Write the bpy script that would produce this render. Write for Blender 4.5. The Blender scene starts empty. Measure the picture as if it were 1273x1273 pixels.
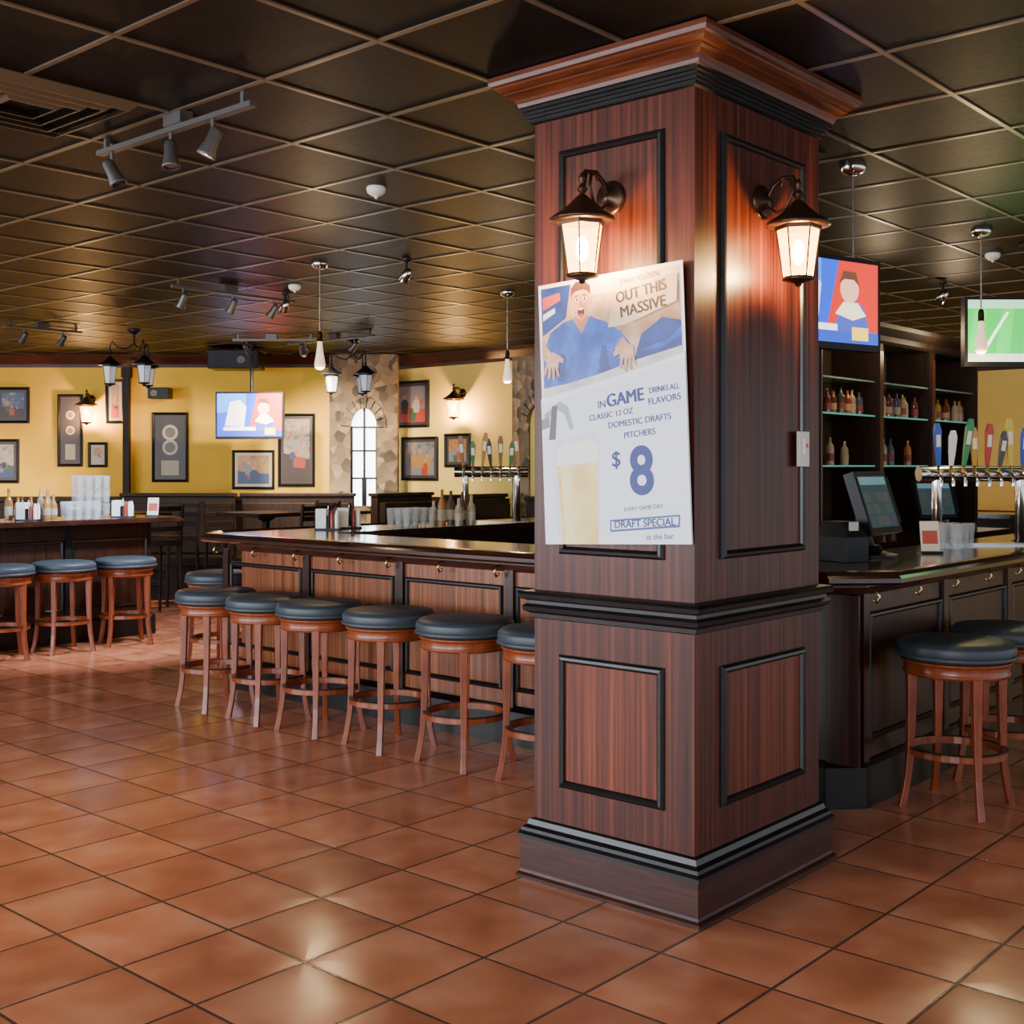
import bpy, math, random
from mathutils import Matrix, Vector
R=random.Random(7)
SC=bpy.context.scene
COL=SC.collection
H=2.92
CA,SA=.6606,.7508
VIEW=-math.atan2(.7508,.6606)   # rotation that makes a front (-Y) face the entrance corner
def V(r,d):
    "plan position from distance to the right / depth from the entrance point"
    return (r*CA+d*SA, -r*SA+d*CA)
# ---------------------------------------------------------------- materials
def newmat(name):
    m=bpy.data.materials.new(name); m.use_nodes=True
    nt=m.node_tree; b=nt.nodes['Principled BSDF']; return m,nt,b
def mat(name,col,rough=.5,metal=0,em=None,es=0,coat=0,alpha=1,spec=.5):
    m,nt,b=newmat(name)
    b.inputs['Base Color'].default_value=(*col,1); b.inputs['Roughness'].default_value=rough
    b.inputs['Metallic'].default_value=metal; b.inputs['Specular IOR Level'].default_value=spec
    if coat: b.inputs['Coat Weight'].default_value=coat; b.inputs['Coat Roughness'].default_value=.15
    if em: b.inputs['Emission Color'].default_value=(*em,1); b.inputs['Emission Strength'].default_value=es
    if alpha<1: b.inputs['Alpha'].default_value=alpha
    return m
def nd(nt,t,**kw):
    n=nt.nodes.new(t)
    for k,v in kw.items(): setattr(n,k,v)
    return n
def ramp(nt,fac,stops):
    r=nd(nt,'ShaderNodeValToRGB'); e=r.color_ramp.elements
    while len(e)<len(stops): e.new(.5)
    for i,(p,c) in enumerate(stops):
        e[i].position=p; e[i].color=(*c,1)
    nt.links.new(fac,r.inputs[0]); return r.outputs[0]
def stripewood(name,stops,scale=(55,55,.7),rough=.33,coat=.12,spec=.4):
    m,nt,b=newmat(name); L=nt.links.new
    tc=nd(nt,'ShaderNodeTexCoord'); mp=nd(nt,'ShaderNodeMapping'); mp.inputs['Scale'].default_value=scale
    L(tc.outputs['Object'],mp.inputs[0])
    n=nd(nt,'ShaderNodeTexNoise'); n.inputs['Scale'].default_value=1; n.inputs['Detail'].default_value=4; n.inputs['Roughness'].default_value=.6
    L(mp.outputs[0],n.inputs['Vector'])
    L(ramp(nt,n.outputs[0],stops),b.inputs['Base Color'])
    b.inputs['Roughness'].default_value=rough; b.inputs['Coat Weight'].default_value=coat; b.inputs['Coat Roughness'].default_value=.2
    b.inputs['Specular IOR Level'].default_value=spec
    return m
def noisemat(name,stops,scale=5,rough=.5,bump=0,vor=False,bd=.01,coat=0):
    m,nt,b=newmat(name); L=nt.links.new
    tc=nd(nt,'ShaderNodeTexCoord')
    if vor:
        n=nd(nt,'ShaderNodeTexVoronoi'); n.inputs['Scale'].default_value=scale; L(tc.outputs['Object'],n.inputs['Vector'])
        sp=nd(nt,'ShaderNodeSeparateColor'); L(n.outputs['Color'],sp.inputs[0]); o=sp.outputs[0]; bo=n.outputs['Distance']
    else:
        n=nd(nt,'ShaderNodeTexNoise'); n.inputs['Scale'].default_value=scale; n.inputs['Detail'].default_value=5; L(tc.outputs['Object'],n.inputs['Vector']); o=n.outputs[0]; bo=o
    L(ramp(nt,o,stops),b.inputs['Base Color']); b.inputs['Roughness'].default_value=rough
    if coat: b.inputs['Coat Weight'].default_value=coat
    if bump:
        bp=nd(nt,'ShaderNodeBump'); bp.inputs['Strength'].default_value=bump; bp.inputs['Distance'].default_value=bd
        L(bo,bp.inputs['Height']); L(bp.outputs[0],b.inputs['Normal'])
    return m
def cellmat(name,size,x0,y0,edge,cols,cgrout,rough,var=.5,bump=.4,cloud=5,dist=.006,pillow=0,spec=.5):
    m,nt,b=newmat(name); L=nt.links.new
    b.inputs['Specular IOR Level'].default_value=spec
    tc=nd(nt,'ShaderNodeTexCoord'); mp=nd(nt,'ShaderNodeMapping')
    mp.inputs['Scale'].default_value=(1/size,1/size,0); mp.inputs['Location'].default_value=(-x0/size,-y0/size,0)
    L(tc.outputs['Object'],mp.inputs[0])
    fl=nd(nt,'ShaderNodeVectorMath',operation='FLOOR'); L(mp.outputs[0],fl.inputs[0])
    wn=nd(nt,'ShaderNodeTexWhiteNoise',noise_dimensions='3D'); L(fl.outputs[0],wn.inputs['Vector'])
    fr=nd(nt,'ShaderNodeVectorMath',operation='FRACTION'); L(mp.outputs[0],fr.inputs[0])
    sb=nd(nt,'ShaderNodeVectorMath',operation='SUBTRACT'); L(fr.outputs[0],sb.inputs[0]); sb.inputs[1].default_value=(.5,.5,0)
    ab=nd(nt,'ShaderNodeVectorMath',operation='ABSOLUTE'); L(sb.outputs[0],ab.inputs[0])
    sx=nd(nt,'ShaderNodeSeparateXYZ'); L(ab.outputs[0],sx.inputs[0])
    mx=nd(nt,'ShaderNodeMath',operation='MAXIMUM'); L(sx.outputs[0],mx.inputs[0]); L(sx.outputs[1],mx.inputs[1])
    mr=nd(nt,'ShaderNodeMapRange'); mr.inputs['From Min'].default_value=.5-edge; mr.inputs['From Max'].default_value=.5-edge*.6
    L(mx.outputs[0],mr.inputs['Value'])
    ns=nd(nt,'ShaderNodeTexNoise'); ns.inputs['Scale'].default_value=cloud; ns.inputs['Detail'].default_value=5; ns.inputs['Distortion'].default_value=.3; ns.inputs['Roughness'].default_value=.42
    ad=nd(nt,'ShaderNodeVectorMath',operation='ADD'); L(tc.outputs['Object'],ad.inputs[0])
    scv=nd(nt,'ShaderNodeVectorMath',operation='SCALE'); L(wn.outputs['Color'],scv.inputs[0]); scv.inputs['Scale'].default_value=9
    L(scv.outputs[0],ad.inputs[1]); L(ad.outputs[0],ns.inputs['Vector'])
    c1=ramp(nt,ns.outputs[0],[(.28,cols[0]),(.5,cols[1]),(.74,cols[2])])
    hs=nd(nt,'ShaderNodeHueSaturation'); L(c1,hs.inputs['Color'])
    m2=nd(nt,'ShaderNodeMapRange'); L(wn.outputs['Value'],m2.inputs['Value']); m2.inputs['To Min'].default_value=1-var; m2.inputs['To Max'].default_value=1+var
    L(m2.outputs[0],hs.inputs['Value'])
    mi=nd(nt,'ShaderNodeMix',data_type='RGBA'); L(mr.outputs[0],mi.inputs[0]); L(hs.outputs[0],mi.inputs[6]); mi.inputs[7].default_value=(*cgrout,1)
    L(mi.outputs[2],b.inputs['Base Color'])
    r2=nd(nt,'ShaderNodeMapRange'); L(ns.outputs[0],r2.inputs['Value']); r2.inputs['To Min'].default_value=rough[0]; r2.inputs['To Max'].default_value=rough[1]
    L(r2.outputs[0],b.inputs['Roughness'])
    mh=nd(nt,'ShaderNodeMath',operation='MULTIPLY_ADD'); L(mr.outputs[0],mh.inputs[0]); mh.inputs[1].default_value=-1
    ml=nd(nt,'ShaderNodeMath',operation='MULTIPLY'); L(ns.outputs[0],ml.inputs[0]); ml.inputs[1].default_value=.5
    last=ml.outputs[0]
    if pillow:
        pw=nd(nt,'ShaderNodeMath',operation='POWER'); L(mx.outputs[0],pw.inputs[0]); pw.inputs[1].default_value=3
        pm=nd(nt,'ShaderNodeMath',operation='MULTIPLY_ADD'); L(pw.outputs[0],pm.inputs[0]); pm.inputs[1].default_value=-pillow; L(last,pm.inputs[2]); last=pm.outputs[0]
    L(last,mh.inputs[2])
    bp=nd(nt,'ShaderNodeBump'); bp.inputs['Strength'].default_value=bump; bp.inputs['Distance'].default_value=dist
    L(mh.outputs[0],bp.inputs['Height']); L(bp.outputs[0],b.inputs['Normal'])
    return m
M_floor=cellmat('terracotta_tile',.385,2.316,2.49,.017,[(.43,.130,.058),(.56,.185,.086),(.68,.27,.14)],(.10,.050,.032),(.14,.30),.14,.42,4,.006,6,.8)
M_ceil=cellmat('ceiling_tile_dark',.61,2.1,4.2,.012,[(.004,.003,.0022),(.005,.0038,.003),(.007,.005,.0038)],(.004,.003,.0025),(.42,.54),.15,.12,30,spec=.09)
M_tbar=mat('t_bar',(.085,.058,.034),.34)
M_wood=stripewood('mahogany_striped',[(.3,(.018,.0032,.0018)),(.5,(.062,.0120,.0052)),(.7,(.145,.031,.0115))],rough=.40,coat=.05,spec=.3)
M_woodp=stripewood('mahogany_panel',[(.3,(.032,.005,.0023)),(.5,(.115,.020,.0070)),(.7,(.24,.053,.0170))],rough=.40,coat=.05,spec=.3)
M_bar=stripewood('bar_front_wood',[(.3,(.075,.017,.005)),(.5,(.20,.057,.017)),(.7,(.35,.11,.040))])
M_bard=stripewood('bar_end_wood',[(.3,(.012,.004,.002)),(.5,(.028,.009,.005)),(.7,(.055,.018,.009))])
M_trim=stripewood('dark_trim',[(.3,(.004,.004,.005)),(.7,(.010,.009,.009))],(8,8,30),.32,.05,.4)
M_base=stripewood('base_wood',[(.3,(.022,.006,.004)),(.7,(.060,.017,.011))],(5,5,60),.33,.1,.35)
M_crown=stripewood('crown_wood',[(.3,(.045,.009,.003)),(.7,(.125,.030,.009))],(4,4,60),.36,.05,.3)
M_top=stripewood('bar_top_wood',[(.3,(.016,.006,.004)),(.7,(.05,.018,.010))],(6,6,6),.14,.6)
M_stool=stripewood('stool_wood',[(.3,(.15,.026,.008)),(.7,(.32,.072,.022))],(20,20,3),.3,.2)
M_vinyl=mat('slate_vinyl',(.040,.054,.068),.46)
M_bronze=mat('bronze',(.08,.04,.022),.35,.8)
M_black=mat('black_metal',(.010,.010,.012),.4,.3,spec=.3)
M_grey=mat('track_grey_metal',(.10,.095,.09),.4,.6)
M_chrome=mat('chrome',(.7,.7,.7),.15,1)
M_brass=mat('brass',(.6,.4,.15),.25,1)
M_white=mat('white_plastic',(.75,.72,.66),.4)
M_paper=mat('poster_paper',(.9,.91,.95),.35)
M_yel=noisemat('yellow_plaster',[(.3,(.78,.44,.012)),(.7,(.87,.53,.026))],2,.7,.1)
M_yel2=noisemat('pale_yellow_plaster',[(.3,(.82,.57,.11)),(.7,(.90,.65,.16))],2,.7,.1)
M_dark=stripewood('wainscot_wood',[(.3,(.006,.0035,.003)),(.7,(.022,.010,.006))],(20,20,2),.55,.0,.25)
M_stone=noisemat('fieldstone',[(.1,(.07,.055,.04)),(.4,(.24,.17,.10)),(.7,(.15,.11,.08)),(.95,(.34,.25,.16))],9,.8,1,True,.03)
M_glow=mat('lamp_bulb',(1,.8,.5),.5,0,(1,.66,.30),110)
M_glassy=mat('clear_glass',(.9,.95,.95),.05,0,alpha=.25)
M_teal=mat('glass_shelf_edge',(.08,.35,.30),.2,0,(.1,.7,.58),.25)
M_sky=mat('window_daylight',(.9,.95,1),.5,0,(.85,.93,1),8)
def lampglass(name,col,s,f):
    m=bpy.data.materials.new(name); m.use_nodes=True; nt=m.node_tree; nt.nodes.clear()
    o=nd(nt,'ShaderNodeOutputMaterial'); mx=nd(nt,'ShaderNodeMixShader'); t=nd(nt,'ShaderNodeBsdfTransparent'); e=nd(nt,'ShaderNodeEmission')
    e.inputs[0].default_value=(*col,1); e.inputs[1].default_value=s; mx.inputs[0].default_value=f
    nt.links.new(t.outputs[0],mx.inputs[1]); nt.links.new(e.outputs[0],mx.inputs[2]); nt.links.new(mx.outputs[0],o.inputs[0]); return m
M_lampg=lampglass('amber_seeded_glass',(1,.46,.09),24,.4)
M_pend=mat('frosted_pendant_glass',(.8,.7,.6),.25,0,(1,.62,.35),1.1)
M_frost=mat('pale_seeded_glass',(.6,.65,.7),.2,0,(.8,.85,1),.2,alpha=.6)
M_lens=mat('lit_lens',(1,.9,.7),.3,0,(1,.85,.6),40)
_c={}
def flat(col,em=0,rough=.45):
    k=(col,em,rough)
    if k not in _c:
        _c[k]=mat('ink_%d'%len(_c),col,rough,0,col if em else None,em)
    return _c[k]
# ---------------------------------------------------------------- mesh builder
class MB:
    def __init__(s): s.v=[];s.f=[];s.m=[];s.s=[];s.mats=[]
    def mi(s,m):
        if m not in s.mats: s.mats.append(m)
        return s.mats.index(m)
    def add(s,vs,fs,m,sm=False,M=None):
        o=len(s.v); i=s.mi(m)
        for p in vs:
            p=Vector(p)
            if M is not None: p=M@p
            s.v.append(tuple(p))
        for f in fs: s.f.append([o+k for k in f]); s.m.append(i); s.s.append(sm)
    def box(s,x0,x1,y0,y1,z0,z1,m,M=None):
        s.add([(x0,y0,z0),(x1,y0,z0),(x1,y1,z0),(x0,y1,z0),(x0,y0,z1),(x1,y0,z1),(x1,y1,z1),(x0,y1,z1)],
          [(0,3,2,1),(4,5,6,7),(0,1,5,4),(1,2,6,5),(2,3,7,6),(3,0,4,7)],m,False,M)
    def loft(s,loops,m,sm=False,c0=True,c1=True,M=None):
        n=len(loops[0]); vs=[p for l in loops for p in l]; fs=[]
        for k in range(len(loops)-1):
            for i in range(n):
                j=(i+1)%n; fs.append((k*n+i,k*n+j,(k+1)*n+j,(k+1)*n+i))
        s.add(vs,fs,m,sm,M)
        if c0: s.add(loops[0],[tuple(range(n))[::-1]],m,False,M)
        if c1: s.add(loops[-1],[tuple(range(n))],m,False,M)
    def lathe(s,prof,m,c=(0,0,0),seg=20,sm=True,M=None,ph=0,cap=True):
        loops=[[(c[0]+r*math.cos(ph+2*math.pi*i/seg),c[1]+r*math.sin(ph+2*math.pi*i/seg),c[2]+z) for i in range(seg)] for r,z in prof]
        s.loft(loops,m,sm,cap and prof[0][0]>1e-4,cap and prof[-1][0]>1e-4,M)
    def tube(s,pts,r,m,seg=8,closed=False,M=None,ph=0,sm=True):
        pts=[Vector(p) for p in pts]; n=len(pts); loops=[]; up=None
        for i,p in enumerate(pts):
            a=pts[(i-1)%n] if (closed or i>0) else p; b=pts[(i+1)%n] if (closed or i<n-1) else p
            t=(b-a).normalized()
            if up is None:
                up=Vector((0,0,1)) if abs(t.z)<.9 else Vector((1,0,0))
            x=(up-t*up.dot(t)).normalized(); y=t.cross(x); up=x
            rr=r[i] if isinstance(r,(list,tuple)) else r
            loops.append([tuple(p+x*rr*math.cos(ph+2*math.pi*k/seg)+y*rr*math.sin(ph+2*math.pi*k/seg)) for k in range(seg)])
        if closed: loops.append(loops[0])
        s.loft(loops,m,sm,not closed,not closed,M)
    def poly(s,pts,m,y=0,M=None): s.add([(a,y,b) for a,b in pts],[tuple(range(len(pts)))],m,False,M)
    def ell(s,cx,cz,rx,rz,m,y=0,seg=20,M=None): s.poly([(cx+rx*math.cos(2*math.pi*i/seg),cz+rz*math.sin(2*math.pi*i/seg)) for i in range(seg)],m,y,M)
    def ring(s,x0,x1,z0,z1,prof,m,M=None,cap=False):
        s.loft([[(x0+o,-h,z0+o),(x1-o,-h,z0+o),(x1-o,-h,z1-o),(x0+o,-h,z1-o)] for o,h in prof],m,False,False,cap,M)
    def collar(s,x0,x1,y0,y1,prof,m):
        s.loft([[(x0-o,y0-o,z),(x1+o,y0-o,z),(x1+o,y1+o,z),(x0-o,y1+o,z)] for o,z in prof],m)
    def sphere(s,c,r,m,sz=1,seg=14,M=None):
        s.lathe([(r*math.sin(math.pi*i/8),-r*sz*math.cos(math.pi*i/8)) for i in range(9)],m,c,seg,True,M)
    def done(s,name,loc=(0,0,0),rz=0,bevel=0,scale=None):
        me=bpy.data.meshes.new(name); me.from_pydata(s.v,[],s.f)
        for m in s.mats: me.materials.append(m)
        me.polygons.foreach_set('material_index',s.m); me.polygons.foreach_set('use_smooth',s.s); me.update()
        ob=bpy.data.objects.new(name,me); COL.objects.link(ob); ob.location=loc; ob.rotation_euler=(0,0,rz)
        if bevel:
            b=ob.modifiers.new('bevel','BEVEL'); b.width=bevel; b.segments=2; b.limit_method='ANGLE'; b.angle_limit=.7
        return ob
def text(parent,s,x,z,size,m,y=-.004,bold=0,rot=0,align='CENTER',name='lettering',sx=1):
    c=bpy.data.curves.new(name,'FONT'); c.body=s; c.size=size; c.offset=bold; c.align_x=align; c.materials.append(m)
    o=bpy.data.objects.new(name,c); COL.objects.link(o); o.parent=parent; o.location=(x,y,z); o.rotation_euler=(math.pi/2,-rot,0); o.scale=(sx,1,1)
    return o
def RX(a): return Matrix.Rotation(a,4,'X')
def RY(a): return Matrix.Rotation(a,4,'Y')
def RZ(a): return Matrix.Rotation(a,4,'Z')
def T(x,y,z): return Matrix.Translation((x,y,z))
def lamp(kind,name,loc,energy,col,size=.05,parent=None,rot=None):
    l=bpy.data.lights.new(name,kind); l.energy=energy; l.color=col
    if kind!='AREA': l.shadow_soft_size=size
    o=bpy.data.objects.new(name,l); COL.objects.link(o)
    if parent: o.parent=parent
    o.location=loc
    if rot: o.rotation_euler=rot
    return o
# ---------------------------------------------------------------- room shell
b=MB(); b.box(-3,17,-3,19,-.1,0,M_floor); b.done('floor')
b=MB(); b.box(-3,17,-3,19,H,H+.1,M_ceil); b.done('ceiling')
b=MB()
x=2.1-.61*8
while x<17:
    if x>-3: b.box(x-.010,x+.010,-3,19,H-.006,H+.001,M_tbar)
    x+=.61
y=4.2-.61*11
while y<19:
    if y>-3: b.box(-3,17,y-.010,y+.010,H-.0065,H+.001,M_tbar)
    y+=.61
b.done('ceiling_grid')
def wall(name,p0,p1,z0,z1,m,t=.15):
    (x0,y0),(x1,y1)=p0,p1; L=math.hypot(x1-x0,y1-y0); a=math.atan2(y1-y0,x1-x0)
    b=MB(); b.box(0,L,0,t,z0,z1,m); return b.done(name,(x0,y0,0),a)
def strip(name,p0,p1,prof,m,base=None):
    (x0,y0),(x1,y1)=p0,p1; L=math.hypot(x1-x0,y1-y0); a=math.atan2(y1-y0,x1-x0)
    b=MB(); b.loft([[(0,-o,z) for o,z in prof],[(L,-o,z) for o,z in prof]],m); return b.done(name,(x0,y0,0),a)
PA=V(-8.2,15.3)
YE=11.72; YR=7.55
PN=V(-2.3,15.3)
wall('wall_north',PA,PN,0,H,M_yel)
wall('wall_east',(10.75,YE+.1),(10.75,YR),0,H,M_yel2)
wall('wall_east_return',(10.75,YR),(16,YR),0,H,M_yel2)
wall('wall_far_east',(16,YR),(16,-3),0,H,M_yel2)
crown=[(0,H-.16),(.02,H-.16),(.03,H-.12),(.09,H-.04),(.11,H),(0,H)]
strip('trim_1',PA,PN,crown,M_base); strip('trim_2',(10.75,YE+.1),(10.75,YR),crown,M_base)
strip('trim_3',(10.75,YR),(16,YR),crown,M_base); strip('trim_4',(16,YR),(16,-3),crown,M_base)
wn=[(0,0),(.05,0),(.05,.15),(.025,.17),(.025,1.04),(.06,1.06),(.06,1.12),(0,1.12)]
strip('trim_5',PA,V(-2.36,15.3),wn,M_dark); strip('trim_6',(10.75,YE-.35),(10.75,9.5),wn,M_dark)
def stone_pier(w,loc,rz,win=True):
    b=MB(); hw=.17; z0=1.0; zs=2.0
    arch=[(hw*math.cos(math.pi*i/10),zs+.24*math.sin(math.pi*i/10)) for i in range(11)]
    d=.22
    b.box(-w/2,-hw,0,d,0,H,M_stone); b.box(hw,w/2,0,d,0,H,M_stone); b.box(-hw,hw,0,d,0,z0,M_stone)
    for i in range(10):
        (xa,za),(xb,zb)=arch[i],arch[i+1]
        b.loft([[(xa,0,za),(xb,0,zb),(xb,0,H),(xa,0,H)],[(xa,d,za),(xb,d,zb),(xb,d,H),(xa,d,H)]],M_stone)
    for i in range(9):
        a0=math.pi*i/9; a1=math.pi*(i+.85)/9
        q=lambda a,r,k:(r*math.cos(a)*1.0,zs+k*math.sin(a))
        p=[q(a0,hw,.24),q(a1,hw,.24),q(a1,hw+.12,.38),q(a0,hw+.12,.38)]
        b.loft([[(u,-.04,v) for u,v in p],[(u,0,v) for u,v in p]],M_stone)
    b.box(-hw-.04,hw+.04,-.05,.02,z0-.06,z0,M_stone)
    pane=[(-hw,z0),(hw,z0)]+arch
    b.poly(pane,M_sky,.14)
    b.box(-.014,.014,.09,.12,z0,zs+.24,M_black)
    for z in (1.35,1.7,2.0): b.box(-hw,hw,.09,.12,z-.012,z+.012,M_black)
    b.box(-hw,-hw+.025,.08,.12,z0,zs,M_black); b.box(hw-.025,hw,.08,.12,z0,zs,M_black)
    b.box(-.03,.03,.08,.12,z0,1.35,M_black)
    return b.done('window_1' if win==1 else 'window_2',loc,rz)
q=V(-1.88,15.2); stone_pier(.86,(q[0],q[1],0),VIEW,1)
stone_pier(.86,(10.72,9.0,0),-math.pi/2,2)
# west wall with windows (beyond the left of the view), daylight enters here
b=MB()
for (ya,yb) in ((-3,-1.5),(1.5,2.2),(5.2,5.9),(8.9,9.6),(12.6,19)): b.box(-3.15,-3,ya,yb,0,H,M_yel2)
wins=[(-1.5,1.5),(2.2,5.2),(5.9,8.9),(9.6,12.6)]
for ya,yb in wins:
    b.box(-3.15,-3,ya,yb,0,.7,M_yel2); b.box(-3.15,-3,ya,yb,2.6,H,M_yel2)
    for k in range(4):
        yy=ya+(yb-ya)*k/3; b.box(-3.12,-3.05,yy-.03,yy+.03,.7,2.6,M_dark)
b.done('wall_west')
for i,(ya,yb) in enumerate(wins):
    o=lamp('AREA','window_daylight',(-3.2,(ya+yb)/2,1.65),(240,280,320,340)[i],(.84,.92,1),rot=(0,-math.pi/2,0)); l=o.data
    l.shape='RECTANGLE'; l.size=1.8; l.size_y=yb-ya-.1
# ---------------------------------------------------------------- pillar
X0,X1,Y0,Y1=3.365,4.235,2.161,2.85
b=MB()
b.box(X0,X1,Y0,Y1,0,H-.002,M_wood)
b.collar(X0,X1,Y0,Y1,[(.012,0),(.05,0),(.05,.012),(.04,.02),(.038,.03),(.038,.15)],M_base)
b.collar(X0,X1,Y0,Y1,[(.046,.148),(.046,.16),(.036,.17),(.034,.182),(.02,.192),(.014,.21),(0,.215)],M_trim)
b.collar(X0,X1,Y0,Y1,[(0,.945),(.012,.95),(.014,.965),(.03,.975),(.034,.99),(.022,1.0),(.022,1.012),(.04,1.02),(.044,1.035),(.036,1.045),(0,1.05)],M_trim)
b.collar(X0,X1,Y0,Y1,[(0,2.752),(.012,2.757),(.012,2.77),(.020,2.772),(.020,2.782),(.028,2.784),(.028,2.794),(.036,2.797),(.036,2.808),(.042,2.812)],M_trim)
b.collar(X0,X1,Y0,Y1,[(.042,2.812),(.046,2.825),(.054,2.838),(.068,2.850),(.080,2.856),(.080,2.862),(.092,2.866),(.104,2.876),(.108,2.882)],M_crown)
b.collar(X0,X1,Y0,Y1,[(.108,2.882),(.118,2.886),(.122,2.90),(.122,2.917)],M_crown)
mp=[(-.014,0),(-.014,.006),(-.006,.016),(.003,.018),(.010,.013),(.014,.004),(.014,0)]
ML=T(X0,0,0)@RZ(-math.pi/2)   # local x -> -Y, front -> -X
MR=T(0,Y0,0)
def panels(M,a0,a1):
    for z0,z1 in ((.36,.81),(1.2,2.62)):
        b.ring(a0,a1,z0,z1,mp,M_trim,M)
        b.box(a0+.012,a1-.012,-.002,.01,z0+.012,z1-.012,M_woodp if z0<1 else M_wood,M)
panels(ML,-2.716,-2.292); panels(MR,3.535,4.095)
MB_=T(X1,0,0)@RZ(math.pi/2); panels(MB_,2.3,2.71)
b.done('wood_pillar')
# ---------------------------------------------------------------- lantern parts
def lantern(b,c,lit=True,s=1,m=M_bronze,gm=None):
    M=T(*c)@Matrix.Scale(s,4)
    b.lathe([(.0,.30),(.008,.29),(.014,.275),(.006,.262),(.012,.25),(.018,.24),(.008,.225),(.02,.215),(.03,.205),(.045,.19),(.075,.165),(.10,.15),(.112,.14),(.112,.132),(.08,.13)],m,seg=16,M=M)
    b.loft([[(.072*math.cos(k*math.pi/3),.072*math.sin(k*math.pi/3),.12) for k in range(6)],[(.048*math.cos(k*math.pi/3),.048*math.sin(k*math.pi/3),-.048) for k in range(6)]],gm or (M_lampg if lit else M_glassy),False,False,False,M)
    b.lathe([(.08,.13),(.079,.118),(.074,.117),(.074,.13)],m,seg=6,sm=False,M=M,cap=False)
    for k in range(6):
        a=k*math.pi/3; b.tube([(.075*math.cos(a),.075*math.sin(a),.122),(.05*math.cos(a),.05*math.sin(a),-.05)],.003,m,5,M=M)
    b.lathe([(.052,-.045),(.056,-.05),(.056,-.056),(.03,-.062),(.012,-.068),(.010,-.076),(0,-.08)],m,seg=12,M=M)
    if lit: b.sphere((0,0,.04),.022,M_glow,2.0,10,M)
def sconce(loc,rz,out=.16,s=1,energy=9,top=.235):
    b=MB()
    Mp=RX(math.pi/2)
    b.lathe([(.062,0),(.062,.008),(.05,.016),(.03,.02),(.02,.034),(0,.036)],M_bronze,seg=20,M=Mp)
    pts=[(0,-.02,-.02),(0,-.06,-.045),(0,-.10,-.03),(0,-.125,.02),(0,-.115,.065),(0,-.09,.07),(0,-.08,.045)]
    b.tube([(0,-.02,0),(0,-.05,.05),(0,-.09,.075),(0,-out+.02,.07),(0,-out,.0)],.009,M_bronze)
    b.tube(pts,.006,M_bronze)
    lantern(b,(0,-out,-top),True,s)
    ob=b.done('wall_lantern',loc,rz)
    lamp('POINT','lantern_bulb',(0,-out,-top-.02),energy,(1,.54,.19),.03,ob)
    return ob
sconce((X0,2.50,2.43),-math.pi/2,.165,1,55)
sconce((3.80,Y0,2.44),0,.145,1,75)
sconce((10.75,10.27,2.40),-math.pi/2,.16,1.2,120)
q=V(-5.36,15.3); sconce((q[0],q[1],2.35),VIEW,.16,1.2,120)
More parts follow.
